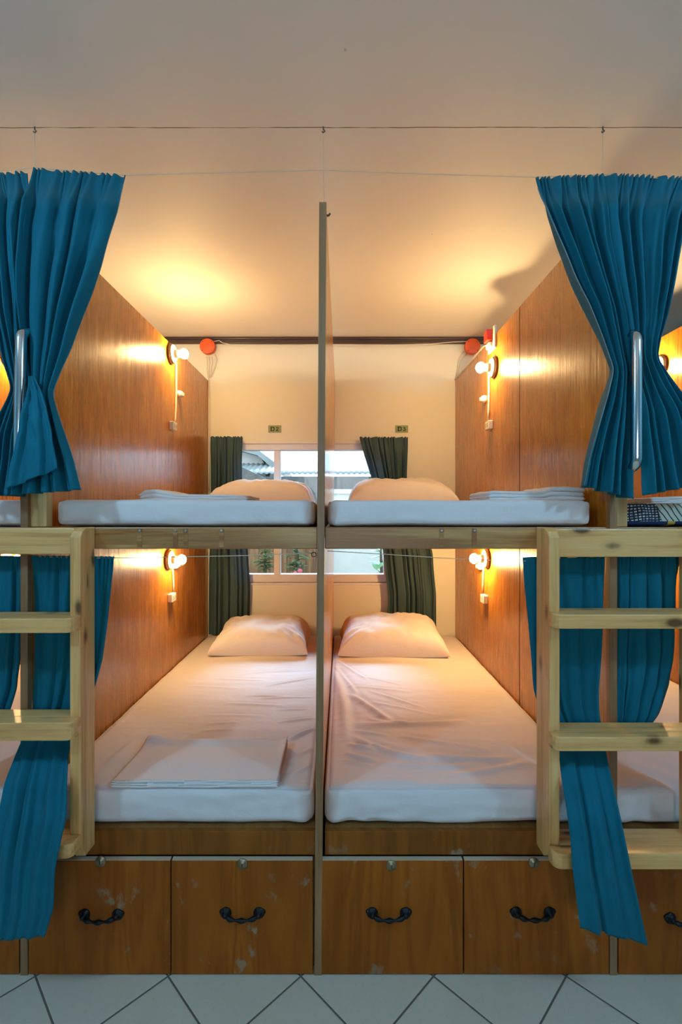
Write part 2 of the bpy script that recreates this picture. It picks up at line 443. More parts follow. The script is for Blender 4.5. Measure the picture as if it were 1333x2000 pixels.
DRAW = [[(-1.846, -1.412, None, None), (-1.408, -.974, None, None)],
        [(-.9485 + .004, -.5165, (198, 1788), (197, 1682)), (-.513, -.0862, (474, 1785), (474, 1687))],
        [(-.0655 + .004, .3675, (760, 1785), (765, 1690)), (.3715, .8085, (1041, 1784), (1043, 1685))],
        [(.838, 1.268, (1342, 1795), (1345, 1690)), (1.272, 1.706, None, None)]]
for b in range(4):
    x0, x1 = inner(b)
    up = thing('bunk_platform', 'upper bunk platform with a worn front beam, ' + BN[b], 'bunk platform', ((x0 + x1) / 2, .9, beam_z0), 'upper bunk platforms')
    MB().box(x0 + .001, x1 - .001, -.002, .036, beam_z0, beam_z1, .003).build('front_beam', 'beam', up)
    m = MB(); m.box(x0 + .001, x1 - .001, .036, YB - .006, beam_z1 - .020, beam_z1 - .001)
    m.build('deck_board', 'deck', up)
    for k, yy in enumerate((.65, 1.27, 1.88)):
        MB().box(x0 + .001, x1 - .001, yy, yy + .036, beam_z0, beam_z1 - .020).build('cross_joist', 'beam', up)
    for px in screws.get(b, []):
        p = W(px, 1038, -.002); m = MB()
        m.box(p.x - .007, p.x + .007, -.004, -.002, beam_z0 + .006, beam_z1 - .004)
        m.mi = 1; m.lathe([(0, .005), (.002, .005), (.004, .002)], (p.x, -.004, p.z + .002), (0, -1, 0), 10)
        m.build('screw_plate', ['beam', 'steel'], up)
    base = thing('bunk_base_cabinet', 'brown plywood bunk base with two storage drawers, ' + BN[b], 'bunk base', ((x0 + x1) / 2, .9, 0), 'bunk bases with drawers')
    MB().box(x0 + .001, x1 - .001, .003, .021, .352, .4235, .0015).build('fascia_board', 'fascia_ply', base)
    MB().box(x0 + .001, x1 - .001, .021, YB - .006, .405, .4232).build('deck_board', 'deck', base)
    MB().box(x0 + .001, x1 - .001, .021, .039, .0, .404).build('inner_frame', 'deck', base)
    for (a, c, hp, lp) in DRAW[b]:
        m = MB(); m.box(a, c, -.013, .004, .003, .3455, .0012)
        m.mi = 1; m.box(a + .001, c - .001, -.0115, .003, .3455, .3475)
        d = m.build('drawer', ['drawer_ply', 'pale_edge'], base)
        cx = (a + c) / 2
        hx, hz = (W(*hp, -.013).x, W(*hp, -.013).z) if hp else (cx, .177)
        lx, lz = (W(*lp, -.013).x, W(*lp, -.013).z) if lp else (cx, .325)
        handle(hx, hz, -.013, d); lock(lx, lz, -.013, d)

# ------------------------------------------------------------------ bed linen
def ridge(px, py, segs):
    h = 0.0
    for (ax, ay, bx, by, amp, wd, sag) in segs:
        dx, dy = bx - ax, by - ay; L2 = dx * dx + dy * dy
        tt = ((px - ax) * dx + (py - ay) * dy) / L2
        if tt < -.1 or tt > 1.1: continue
        L = math.sqrt(L2); nx, ny = -dy / L, dx / L
        d = (px - ax) * nx + (py - ay) * ny - sag * 4 * tt * (1 - tt)
        e = max(0.0, 1 - abs(2 * tt - 1) ** 3 * .9) if 0 <= tt <= 1 else 0.0
        q = d / wd
        if abs(q) > 4: continue
        h += amp * e * (math.exp(-q * q) - .45 * math.exp(-((q - 1.5) ** 2)))
    return h
def mattress_mesh(x0, x1, y0, y1, z0, z1, r, nx, ny, nz, top=None, gather=1.0, seed=0.0):
    hx, hy, hz = (x1 - x0) / 2, (y1 - y0) / 2, (z1 - z0) / 2; c = Vector(((x0 + x1) / 2, (y0 + y1) / 2, (z0 + z1) / 2))
    def place(p):
        q = Vector((max(-hx + r, min(hx - r, p.x)), max(-hy + r, min(hy - r, p.y)), max(-hz + r * .8, min(hz - r * .8, p.z))))
        d = p - q
        if d.length > 1e-9:
            L = max(abs(d.x), abs(d.y), abs(d.z)); d = d.normalized() * min(r, L) if d.length > 0 else d
        w = q + d; X, Y, Z = w.x + c.x, w.y + c.y, w.z + c.z
        tm = max(0.0, min(1.0, (w.z - (hz - r * 1.1)) / (r * 1.0)))
        if top: Z += tm * top(X, Y)
        Z += tm * .004 * wob(X * 3.1 + seed, Y * 2.3, 0)
        # gathered cloth at the front corners and a slightly slack front
        fm = max(0.0, min(1.0, (-w.y - (hy - r * 1.2)) / r))
        if fm > 0 and gather:
            t_ = (w.z + hz) / (2 * hz)
            sg = .0
            for sgn in (-1, 1):
                dd = (hx - sgn * w.x)
                if dd < .16: sg += math.sin((dd * 62 + (1 - t_) * 2.6) ) * .0055 * (1 - dd / .16) * (1.15 - t_)
            Y += fm * (sg + .005 * wob(X * 5 + seed, Z * 16, 3) + .004 * wob(X * 14 + seed, Z * 30, 9)) * gather
            if w.z < -hz + .02: Z += .006 * wob(X * 4 + seed, 1, 2) + .003
        return (X, Y, Z)
    m = MB()
    def face(fn, na, nb):
        m.grid([[place(fn(a / na * 2 - 1, b_ / nb * 2 - 1)) for a in range(na + 1)] for b_ in range(nb + 1)])
    face(lambda a, b: Vector((a * hx, b * hy, hz)), nx, ny)
    face(lambda a, b: Vector((-a * hx, b * hy, -hz)), nx, ny // 6 * 6)
    face(lambda a, b: Vector((a * hx, -hy, b * hz)), nx, nz)
    face(lambda a, b: Vector((-a * hx, hy, b * hz)), nx, nz)
    face(lambda a, b: Vector((-hx, -a * hy, b * hz)), ny, nz)
    face(lambda a, b: Vector((hx, a * hy, b * hz)), ny, nz)
    return m
def seg(z, ax, ay, bx, by, amp, wd, sag=0.0):
    a = PZ(ax, ay, z); b = PZ(bx, by, z); return (a[0], a[1], b[0], b[1], amp, wd, sag)
zb = .53
left_r = [seg(zb, 470, 1316, 612, 1309, .005, .012), seg(zb, 520, 1340, 612, 1325, .006, .010), seg(zb, 480, 1360, 575, 1361, .006, .010), seg(zb, 500, 1366, 612, 1362, .006, .009),
          seg(zb, 540, 1388, 606, 1386, .007, .009), seg(zb, 400, 1417, 470, 1414, .0045, .010), seg(zb, 395, 1431, 465, 1427, .004, .010),
          seg(zb, 545, 1413, 614, 1404, .008, .010), seg(zb, 562, 1448, 614, 1424, .012, .011), seg(zb, 566, 1490, 610, 1462, .006, .010), seg(zb, 440, 1376, 560, 1380, .005, .012),
          seg(zb, 390, 1398, 520, 1401, .0035, .012), seg(zb, 222, 1418, 240, 1410, .008, .010), seg(zb, 205, 1500, 262, 1450, .005, .014), seg(zb, 360, 1340, 470, 1345, .004, .014),
          seg(zb, 420, 1325, 520, 1329, .004, .012), seg(zb, 566, 1520, 608, 1495, .005, .010)]
right_r = [seg(zb, 680, 1355, 765, 1412, .014, .020), seg(zb, 690, 1416, 918, 1410, .014, .024, -.020), seg(zb, 685, 1428, 760, 1440, .008, .014), seg(zb, 690, 1440, 850, 1490, .010, .017, -.03),
           seg(zb, 820, 1478, 1000, 1486, .012, .022, -.02), seg(zb, 740, 1492, 960, 1500, .009, .017, -.02), seg(zb, 850, 1520, 1040, 1490, .009, .018, -.02), seg(zb, 650, 1305, 676, 1450, .012, .022, .02),
           seg(zb, 672, 1340, 800, 1352, .005, .011), seg(zb, 700, 1320, 790, 1340, .005, .011), seg(zb, 720, 1350, 830, 1384, .006, .012), seg(zb, 720, 1370, 850, 1398, .005, .012),
           seg(zb, 660, 1290, 720, 1330, .005, .010), seg(zb, 655, 1300, 700, 1360, .006, .011), seg(zb, 680, 1455, 735, 1470, .009, .012), seg(zb, 675, 1474, 740, 1490, .009, .012),
           seg(zb, 672, 1488, 730, 1500, .007, .011), seg(zb, 680, 1530, 830, 1528, .006, .013), seg(zb, 880, 1455, 960, 1470, .004, .012), seg(zb, 1000, 1462, 1040, 1490, .007, .008),
           seg(zb, 720, 1405, 800, 1420, .007, .012), seg(zb, 780, 1440, 900, 1460, .006, .014), seg(zb, 690, 1462, 760, 1462, .006, .010)]
def low_top(rs, sd):
    def f(x, y):
        fn = wob(x * 6 + sd, y * 26, sd) * .0016 + wob(x * 3 + y * 2, y * 9, sd) * .003
        return ridge(x, y, rs) + fn - .012 * max(0, min(1, y / 1.9))
    return f
MG = 'foam mattresses in white sheets'
def mattress(b, lo, label, nx=150, ny=240, rs=None, sd=0., ins=(.006, .006)):
    x0, x1 = inner(b); x0 += ins[0]; x1 -= ins[1]
    if lo: m = mattress_mesh(x0, x1, .030, YB - .02, .4235, .5375, .030, nx, ny, 16, low_top(rs or [], sd), 1.0, sd)
    else:  m = mattress_mesh(x0, x1, .022, YB - .02, 1.3525, 1.4375, .028, nx, ny, 12, lambda x, y: .003 * wob(x * 5, y * 5, sd) - .006 * min(1, max(0, y / .3)), 1.0, sd)
    o = m.build('mattress', 'cotton', None, weld=True)
    return tag(o, label, 'mattress', MG)
mattress(1, True, 'lower mattress with a folded sheet on it, in the bunk under sign D2', 150, 280, left_r, 1.7, (.004, .013))
mattress(2, True, 'lower mattress in a creased, empty white sheet, in the bunk under sign D3', 150, 280, right_r, 4.1, (-.002, .004))
mattress(1, False, 'thin upper mattress, pale blue in the room light, in the bunk under sign D2', 100, 60, None, 2.2, (.058, .012))
mattress(2, False, 'thin upper mattress in the bunk under sign D3, a folded towel on its right end', 100, 60, None, 7.7, (.008, .030))
mattress(0, True, 'lower mattress glimpsed behind the left ladder and its hanging curtain', 60, 80, None, 9.1)
mattress(0, False, 'upper mattress at the left edge of the photo, below the tied curtains', 60, 40, None, 3.3)
mattress(3, True, 'lower mattress seen between the treads of the right ladder', 80, 100, [seg(zb, 1200, 1505, 1330, 1560, .010, .03), seg(zb, 1205, 1480, 1333, 1530, .006, .03)], 5.3)
x0, x1 = inner(3)
m = mattress_mesh(x0 + .045, x1 - .01, .030, YB - .02, 1.3525, 1.428, .022, 60, 40, 10, None, .8, 6.)
tag(m.build('mattress', 'patterned', None, weld=True), 'mattress in a dark checked and striped cover behind the right ladder post', 'mattress', MG)

def pillow(cx, cy, z, w, d, h, rot, label, sd, squash=1.0):
    N = 56; m = MB()
    def pt(u, v, s):
        g = max(0.0, (1 - u ** 4) * (1 - v ** 4))
        a = g ** .33
        edge = 1 - .07 * (1 - v * v) * abs(u) ** 3; edge2 = 1 - .10 * (1 - u * u) * abs(v) ** 3
        x = u * w / 2 * edge; y = v * d / 2 * edge2
        wr = wob(x * 9 + sd, y * 13, sd) * .014 + wob(x * 30 + sd, y * 14, 2) * .008
        cr = (abs(u) ** 3 * abs(v) ** 1.5)
        ang = math.atan2(v, u) if (u or v) else 0
        wr += .010 * math.sin(ang * 26 + sd) * (abs(u * v)) ** .8
        zz = h * a * (1 + .22 * v) * .86 if s > 0 else h * .05 * (1 - a) 
        if s > 0: zz += wr * a + h * .05
        zz += .010 * cr
        ca, sa = math.cos(rot), math.sin(rot)
        return (cx + x * ca - y * sa, cy + x * sa + y * ca, z + zz)
    for s in (1, -1):
        R = []
        for j in range(N + 1):
            row = []
            for i in range(N + 1):
                u, v = math.sin((i / N - .5) * math.pi), math.sin((j / N - .5) * math.pi)
                row.append(pt(u, v, s))
            R.append(row if s > 0 else row[::-1])
        m.grid(R)
    o = m.build('pillow', 'cotton_b', None, weld=True)
    return tag(o, label, 'pillow', 'white pillows at the heads of the beds')
pillow(-.505, 1.62, .524, .60, .44, .185, .02, 'plump white pillow on the lower bed of the bunk under sign D2', 1.3)
pillow(.318, 1.60, .524, .665, .46, .200, -.03, 'white pillow with a straight front hem on the lower bed under sign D3', 5.1)
pillow(-.500, 1.64, 1.430, .64, .42, .185, 0., 'puffy white pillow on the upper bed of the bunk under sign D2', 8.7)
pillow(.385, 1.66, 1.430, .68, .42, .195, 0., 'warm-lit white pillow on the upper bed of the bunk under sign D3', 3.9)

# folded sheet at the foot of the lower left bed
m = MB()
fl = [PZ(207, 1547, .54), PZ(541, 1551, .54), PZ(563, 1444, .56), PZ(290, 1443, .56)]
for L in range(3):
    NX, NY = 60, 40; z0 = .5385 + L * .0065; top = []; bot = []
    for j in range(NY + 1):
        v = j / NY; rt, rb = [], []
        for i in range(NX + 1):
            u = i / NX
            ax = fl[0][0] * (1 - u) + fl[1][0] * u; ay = fl[0][1] * (1 - u) + fl[1][1] * u
            bx = fl[3][0] * (1 - u) + fl[2][0] * u; by = fl[3][1] * (1 - u) + fl[2][1] * u
            ins = .004 * L * 0 + .0015 * wob(u * 7, v * 7, L)
            x, y = ax * (1 - v) + bx * v, max(ay * (1 - v) + by * v, .036 + .002 * L) + ins
            e = min(u, 1 - u) * .5; e2 = min(v, 1 - v) * .3; rd = min(1, min(e, e2) / .008)
            rd = math.sqrt(max(0.0, 1 - (1 - rd) ** 2))
            lift = .022 * max(0, (u - .93) / .07) ** 2 * max(0, v - .25) + .020 * math.exp(-((u - .05) / .09) ** 2 - ((v - .97) / .12) ** 2) + .004 * wob(u * 3, v * 3, 1)
            lift += .012 * max(0, (v - .85) / .15) * math.exp(-((u - .5) / .5) ** 2)
            mid = z0 + .004 + lift * (L + 1) / 3 - .004 * max(0, v)
            rt.append((x, y, mid + .0042 * rd)); rb.append((x, y, mid - .0030 * rd))
        top.append(rt); bot.append(rb[::-1])
    m.grid(top).grid(bot)
o = m.build('folded_sheet', 'cotton_b', None, weld=True)
tag(o, 'flat folded white sheet at the foot of the lower bed under sign D2', 'sheet')
# folded towels on the upper beds
def towel(x0, x1, y0, y1, z, hprof, label, sd):
    m = MB(); NX, NY = 70, 34
    for L in range(3):
        top, bot = [], []
        for j in range(NY + 1):
            v = j / NY; rt, rb = [], []
            for i in range(NX + 1):
                u = i / NX; h = np.interp(u, [p[0] for p in hprof], [p[1] for p in hprof])
                lo, hi = h * L / 3, h * (L + 1) / 3
                e = min(min(u, 1 - u) * (x1 - x0), min(v, 1 - v) * (y1 - y0)); rr = max(.004, h / 6 + .002)
                rd = math.sqrt(max(0.0, 1 - (1 - min(1, e / rr)) ** 2)); mid = (lo + hi) / 2
                bul = .002 * wob(u * 6, v * 6, sd + L)
                X = x0 + (x1 - x0) * u + .004 * wob(L * 3.3, v * 4, sd); Y = y0 + (y1 - y0) * v + .004 * wob(u * 4, L * 2.1, sd) + .002 * L
                rt.append((X, Y, z + mid + (hi - mid) * rd + bul * rd)); rb.append((X, Y, z + mid - (mid - lo) * rd * .95))
            top.append(rt); bot.append(rb[::-1])
        m.grid(top).grid(bot)
    return tag(m.build('folded_towel', 'cotton_b', None, weld=True), label, 'towel', 'folded white towels on the upper beds')
towel(-.705, -.325, .20, .46, 1.4335, [(0, .026), (.06, .042), (.14, .045), (.35, .026), (.6, .026), (.9, .024), (1, .022)], 'rumpled folded white towel on the upper bed under sign D2', 2.)
towel(.475, .790, .085, .32, 1.4345, [(0, .028), (.05, .034), (.4, .030), (.58, .032), (.66, .046), (.8, .047), (1, .040)], 'folded white towel with a raised end on the upper bed under sign D3', 6.)
towel(1.09, 1.42, .22, .46, 1.4265, [(0, .022), (.3, .026), (1, .026)], 'flat white towel on the dark patterned mattress at the right edge', 9.)

# ------------------------------------------------------------------ curtains
def smooth(a, it):
    a = np.array(a, float)
    for _ in range(it):
        b = a.copy(); b[1:-1] = .25 * a[:-2] + .5 * a[1:-1] + .25 * a[2:]; a = b
    return a
def sheet(m, rows, folds, sd, dtop=0., dbot=0., NU=150, NV=130, gath=.005, gf=3.4, hemw=.012, sm=6, harm=.28, lat=.35):
    py = [r[0] for r in rows]; ys = np.linspace(py[0], py[-1], NV + 1)
    xl = smooth(np.interp(ys, py, [r[1] for r in rows]), sm); xr = smooth(np.interp(ys, py, [r[2] for r in rows]), sm)
    Yc = smooth(np.interp(ys, py, [r[3] for r in rows]), sm); am = smooth(np.interp(ys, py, [r[4] for r in rows]), sm)
    us = np.linspace(0, 1, NU + 1)
    rng = random.Random(int(sd * 100))
    ph = [rng.uniform(0, 6.28) for _ in range(6)]
    wu = us + .035 * np.sin(2 * math.pi * us * 1.7 + ph[0]) + .02 * np.sin(2 * math.pi * us * 3.9 + ph[1])
    P = []
    for j in range(NV + 1):
        v = j / NV; row = []
        for i in range(NU + 1):
            u = us[i]
            w_ = wu[i] + .012 * wob(u * 3 + sd, v * 2.5, sd) 
            a1 = 2 * math.pi * folds * w_ + ph[2]
            s1 = math.sin(a1); f = math.sin(a1 + .55 * s1) * (.78 + .75 * wob(u * 5 + sd, v * 1.2, 7)) * 1.25
            f += harm * math.sin(2 * math.pi * folds * 2.3 * w_ + ph[3] + 1.5 * wob(u * 2, v * 2, sd)) * (.6 + .6 * wob(u * 5, v * 3, sd + 3))
            g = max(0.0, 1 - v / .11) ** 1.1
            f2 = math.sin(2 * math.pi * folds * gf * wu[i] + ph[4])
            dy = am[j] * f * (1 - .75 * g) + gath * g * f2
            dy += .006 * wob(u * 6 + sd, v * 7, 11)
            uu = min(1, max(0, u + lat / folds * .18 * math.cos(a1) * math.sin(math.pi * u)))
            px = xl[j] + (xr[j] - xl[j]) * uu
            yy = ys[j] + (u - .5) * (dtop * (1 - v) ** 3 + dbot * v ** 3)
            if j == 0: yy += .9 * f2
            Y = Yc[j] + dy
            p = W(px, yy, Yc[j]); p.y = Y
            
            row.append(p)
        P.append(row)
    m.grid(P); return P
def curtain(rows, folds, sd, label, mat='teal', group=None, extra=None, th=.0022, edge=None, **kw):
    m = MB(); P = sheet(m, rows, folds, sd, **kw)
    if extra:
        for e in extra: sheet(m, **e)
    o = m.build('curtain', mat, None); solid(o, th)
    if edge is not None:
        MB().tube([row[edge] for row in P[4:]], .0016, 6).build('selvedge', 'selvedge', o)
    return tag(o, label, 'curtain', group)
G1, G2, G3 = 'teal curtains tied at the upper bunks', 'teal curtains hanging at the lower bunks', 'window curtains behind the beds'
curtain([(345, 1047, 1179, .050, .004), (380, 1055, 1180, .02, .010), (403, 1062, 1180, -.044, .020), (470, 1086, 1186, -.054, .027), (540, 1116, 1200, -.054, .027), (600, 1146, 1215, -.054, .025),
         (660, 1172, 1226, -.046, .015), (725, 1197, 1233, -.048, .011), (790, 1178, 1231, -.052, .024), (850, 1160, 1231, -.052, .024), (900, 1147, 1231, -.052, .024), (962, 1135, 1232, -.052, .024)],
        4, 1.1, 'tied teal curtain left of the right grab handle, over the bunk under sign D3', group=G1, dtop=-6, dbot=26, edge=0)
curtain([(345, 1181, 1375, .050, .004), (380, 1181, 1356, .02, .010), (403, 1180, 1345, -.044, .020), (430, 1180, 1335, -.044, .020), (500, 1191, 1322, -.054, .027), (560, 1204, 1312, -.054, .025), (620, 1221, 1300, -.046, .015),
         (665, 1231, 1288, -.044, .011), (702, 1236, 1283, -.042, .009), (745, 1240, 1306, -.046, .012), (800, 1246, 1338, -.052, .024), (880, 1249, 1370, -.052, .026), (955, 1252, 1400, -.052, .026)],
        5, 2.3, 'tied teal curtain right of the right grab handle, at the edge of the photo', group=G1, dtop=8, dbot=-26)
curtain([(337, 66, 246, .050, .004), (370, 60, 236, .02, .010), (398, 54, 228, -.044, .020), (440, 47, 217, -.038, .016), (520, 44, 196, -.054, .027), (600, 45, 166, -.054, .025), (680, 49, 138, -.046, .015),
         (730, 56, 116, -.048, .011), (768, 60, 101, -.058, .008), (800, 58, 109, -.075, .010), (850, 50, 124, -.085, .014), (900, 40, 142, -.085, .016), (962, 30, 158, -.085, .018)],
        4.5, 3.7, 'tied teal curtain right of the left grab handle, over the bunk under sign D2', group=G1, dtop=14, dbot=-10, edge=-1,
        extra=[dict(rows=[(735, 56, 68, -.085, .003), (770, 52, 84, -.105, .004), (810, 42, 94, -.118, .006), (860, 33, 104, -.122, .008), (935, 14, 114, -.124, .010)], folds=2, sd=5.5, NU=60, NV=60, gath=.0, dbot=-40)])
curtain([(341, -95, 52, .050, .004), (370, -86, 55, .02, .010), (390, -80, 57, -.044, .020), (440, -62, 46, -.054, .027), (520, -40, 47, -.054, .027), (600, -18, 46, -.054, .025), (690, 2, 46, -.046, .012),
         (760, 24, 46, -.048, .008), (800, 6, 42, -.048, .010), (850, -14, 40, -.052, .024), (900, -30, 40, -.052, .024), (968, -55, 38, -.052, .024)],
        4, 4.9, 'tied teal curtain left of the left grab handle, at the edge of the photo', group=G1, dtop=-10, dbot=4)
curtain([(1086, 58, 224, .012, .004), (1120, 59, 221, .012, .009), (1200, 60, 213, .012, .011), (1290, 61, 201, .012, .011), (1345, 62, 186, .010, .010), (1385, 62, 168, .002, .009), (1425, 50, 150, -.012, .006), (1452, 38, 139, -.020, .005),
         (1475, 27, 136, -.050, .010), (1530, 6, 133, -.110, .012), (1600, -8, 130, -.150, .010), (1650, -16, 119, -.160, .008), (1700, -22, 109, -.160, .007), (1780, -28, 104, -.160, .006), (1835, -34, 88, -.160, .005)],
        3.8, 6.1, 'teal curtain behind the left ladder, its tail hanging over the lowest tread', group=G2, dtop=2, dbot=-14, sm=3)
curtain([(1086, -90, 46, .012, .004), (1120, -90, 46, .012, .009), (1200, -92, 45, .012, .011), (1290, -96, 42, .012, .011), (1340, -100, 36, .010, .010), (1400, -110, 18, .004, .008), (1445, -120, 0, -.012, .005)],
        5, 7.3, 'teal curtain at the left edge, behind the upper treads of the left ladder', group=G2)
curtain([(1088, 1022, 1180, .012, .004), (1120, 1025, 1179, .012, .009), (1200, 1032, 1176, .012, .011), (1290, 1040, 1172, .012, .011), (1345, 1043, 1169, .010, .010), (1385, 1054, 1170, .002, .009), (1425, 1076, 1174, -.012, .006), (1452, 1088, 1180, -.020, .005),
         (1475, 1094, 1184, -.050, .009), (1530, 1099, 1197, -.110, .009), (1600, 1110, 1213, -.152, .008), (1650, 1116, 1224, -.162, .008), (1700, 1119, 1234, -.164, .008), (1770, 1128, 1251, -.164, .006), (1828, 1134, 1265, -.164, .005)],
        2.6, 8.2, 'teal curtain behind the right ladder, its narrow tail slung over the lowest tread', group=G2, dbot=32, sm=3)
curtain([(1086, 1205, 1327, .012, .004), (1120, 1205, 1327, .012, .009), (1200, 1204, 1326, .012, .011), (1290, 1203, 1321, .012, .011), (1340, 1202, 1312, .010, .010), (1400, 1201, 1290, .008, .008), (1455, 1199, 1250, .012, .005)],
        4, 9.9, 'teal curtain at the right edge, behind the upper treads of the right ladder', group=G2)
curtain([(853, 411, 474, 1.905, .006), (900, 412, 472, 1.905, .013), (970, 412, 472, 1.90, .015), (1075, 410, 484, 1.90, .016), (1150, 409, 488, 1.90, .018), (1240, 408, 486, 1.90, .018)],
        6, 11.2, 'teal curtain, coloured grey-green as under warm lamps, at the left end of the window, beside the D2 partition', 'teal_warm_lit', G3, NU=110, NV=90, gath=.008, gf=1.6)
curtain([(854, 703, 797, 1.905, .006), (880, 709, 797, 1.905, .013), (940, 728, 795, 1.90, .015), (1000, 738, 806, 1.90, .015), (1075, 748, 846, 1.90, .016), (1110, 752, 848, 1.90, .018), (1160, 758, 853, 1.90, .018), (1225, 757, 853, 1.90, .018)],
        8, 12.6, 'teal curtain, coloured grey-green as under warm lamps, gathered at the right end of the window, under sign D3', 'teal_warm_lit', G3, NU=120, NV=90, gath=.008, gf=1.6)

# ------------------------------------------------------------------ wires and hooks
def wire(pts, r, name, label, mat='wire', cat='wire', group=None, seg=6):
    return tag(MB().tube(pts, r, seg).build(name, mat, None), label, cat, group)
def poly(pp, Y): return [W(a, b, Y) for a, b in pp]
wire(poly([(-180, 350), (-60, 340), (69, 327), (160, 336), (246, 342), (440, 337), (632, 332), (840, 340), (1047, 346), (1178, 341), (1300, 349), (1460, 356)], .05), .0013, 'curtain_wire', 'thin curtain wire strung below the ceiling across the upper bunks')
for (px, lab) in ((68, 'small dark ceiling hook with a drop wire above the left tied curtains'), (632, 'small dark ceiling hook with a drop wire above the central partition'), (1178, 'small dark ceiling hook with a drop wire above the right tied curtains')):
    x = (px - 667) / 607.6
    r = thing('ceiling_hook', lab, 'hook', (x, .08, ZC), 'ceiling hooks for the curtain wire')
    MB().tube([(x, .08, ZC), (x, .08, ZC - .008), (x + .005, .08, ZC - .014), (x, .08, ZC - .019), (x - .004, .08, ZC - .015)], .0024, 8).build('hook', 'dark_wire', r)
    e = W(px, 333, .05)
    MB().tube([(x, .08, ZC - .018), (e.x, .05, e.z)], .0009, 5).build('drop_wire', 'wire', r)
e = W(632, 332, .05); wire([e, W(634, 404, .03)], .0009, 'drop_wire', 'short wire from the curtain wire to the top of the central partition')
wire(poly([(61, 1087), (187, 1090), (340, 1088), (480, 1085), (614, 1080)], .012), .0013, 'curtain_wire', 'curtain wire across the lower bunk under sign D2')
wire(poly([(640, 1076), (760, 1083), (900, 1092), (1022, 1096), (1100, 1090), (1184, 1085)], .012), .0013, 'curtain_wire', 'curtain wire across the lower bunk under sign D3')
p = W(613, 1083, .008); m = MB()
pts = [(p.x + .007 * math.cos(k * .5), .008, p.z + .007 * math.sin(k * .5)) for k in range(12)] + [(PXS[2] - PT / 2 + .001, .008, p.z)]
tag(m.tube(pts, .0018, 6).build('screw_eye', 'dark_wire', None), 'small screw eye on the central partition under the left beam', 'hook')

# ------------------------------------------------------------------ ladders
def ladder(xa, xb, d0, label, zs, thick, yr, header, zbot, top_in):
    root = thing('bunk_ladder', label, 'ladder', ((xa + xb) / 2, -.05, zbot), 'pine bunk ladders')
    rw = .031
    for (x0, x1, s) in ((xa, xa + rw, 0), (xb - rw, xb, 1)):
        # side outline in (y, z): chamfered top front, rounded foot
        pr = [(-.0025, zbot + .004), (-.055, zbot + .006), (yr + .02, zbot + .022), (yr + .004, zbot + .05), (yr, zbot + .09), (yr, 1.325), (yr + .012, 1.343), (yr + .03, 1.352), (-.0025, 1.353)]
        MB().prism(pr, 0, x0, x1, .003).build('rail', 'pine_z', root)
    MB().box(xa + rw + .0005, xb - rw - .0005, -.060, -.0035, header[0], header[1], .003).build('header_board', 'pine_x', root)
    for k, z in enumerate(zs):
        th = thick[k]; r_ = .022
        f = MB()
        pts = [(xa - .002, yr - .0005), (xa - .002, -.13 + r_)] + [(xa - .002 + r_ - r_ * math.cos(a * math.pi / 8), -.13 + r_ - r_ * math.sin(a * math.pi / 8)) for a in range(1, 5)]
        pts += [(xb + .002 - r_ + r_ * math.sin(a * math.pi / 8), -.13 + r_ - r_ * math.cos(a * math.pi / 8)) for a in range(0, 4)] + [(xb + .002, -.13 + r_), (xb + .002, yr - .0005)]
        f.prism(pts, 2, z - th, z, .003)
        tr = f.build('tread', 'pine_x', root)
        MB().box(xa + rw + .0005, xb - rw - .0005, yr + .0005, -.034, z - th, z - .001, .002).build('tread_back', 'pine_x', tr)
    MB().box(xa + rw + .0005, xb - rw - .0005, -.033, -.017, zs[2] - .035, zs[2] - .004, .002).build('foot_board', 'pine_x', root)
    return root
ladder(.593, 1.057, 0, 'pine bunk ladder on the right, fixed to the bunk under sign D3', [1.114, .774, .450], [.040, .040, .044], -.093, (1.267, 1.349), .385, 0)
ladder(-1.214, -.749, 0, 'pine bunk ladder on the left, half outside the photo', [1.103, .813, .475], [.041, .050, .040], -.084, (1.275, 1.352), .385, 0)

# ------------------------------------------------------------------ grab handles
def grab(x, z0, z1, dx, label):
    r = thing('grab_handle', label, 'grab handle', (x, 0, (z0 + z1) / 2), 'chrome grab handles on the posts')
    pts = []; R = .03; yo = -.075
    pts.append((x, -.003, z1 - .012)); pts.append((x, -.020, z1 - .012))
    for k in range(7):
        a = k / 6 * math.pi / 2; pts.append((x, yo + R - R * math.sin(a) , z1 - .012 - R + R * math.cos(a)))
    n = 6
    for k in range(1, n): pts.append((x + dx * k / n, yo, z1 - .012 - R + (z0 + .012 + R - (z1 - .012 - R)) * k / n))
    for k in range(7):
        a = k / 6 * math.pi / 2; pts.append((x + dx, yo + R - R * math.cos(a), z0 + .012 + R - R * math.sin(a)))
    pts.append((x + dx, -.003, z0 + .012))
    MB().tube(pts, .0155, 20).build('bar', 'chrome', r)
    for zz, xx in ((z1 - .012, x), (z0 + .012, x + dx)):
        MB().lathe([(0, .024), (.003, .023), (.006, .017)], (xx, -.0025, zz), (0, -1, 0), 20).build('flange', 'chrome', r)
    return r
grab(.8535, 1.515, 1.932, .0, 'chrome grab handle on the right post, between two teal curtains')
grab(-.9255, 1.515, 1.938, -.006, 'chrome grab handle on the left post, partly covered by a teal curtain')

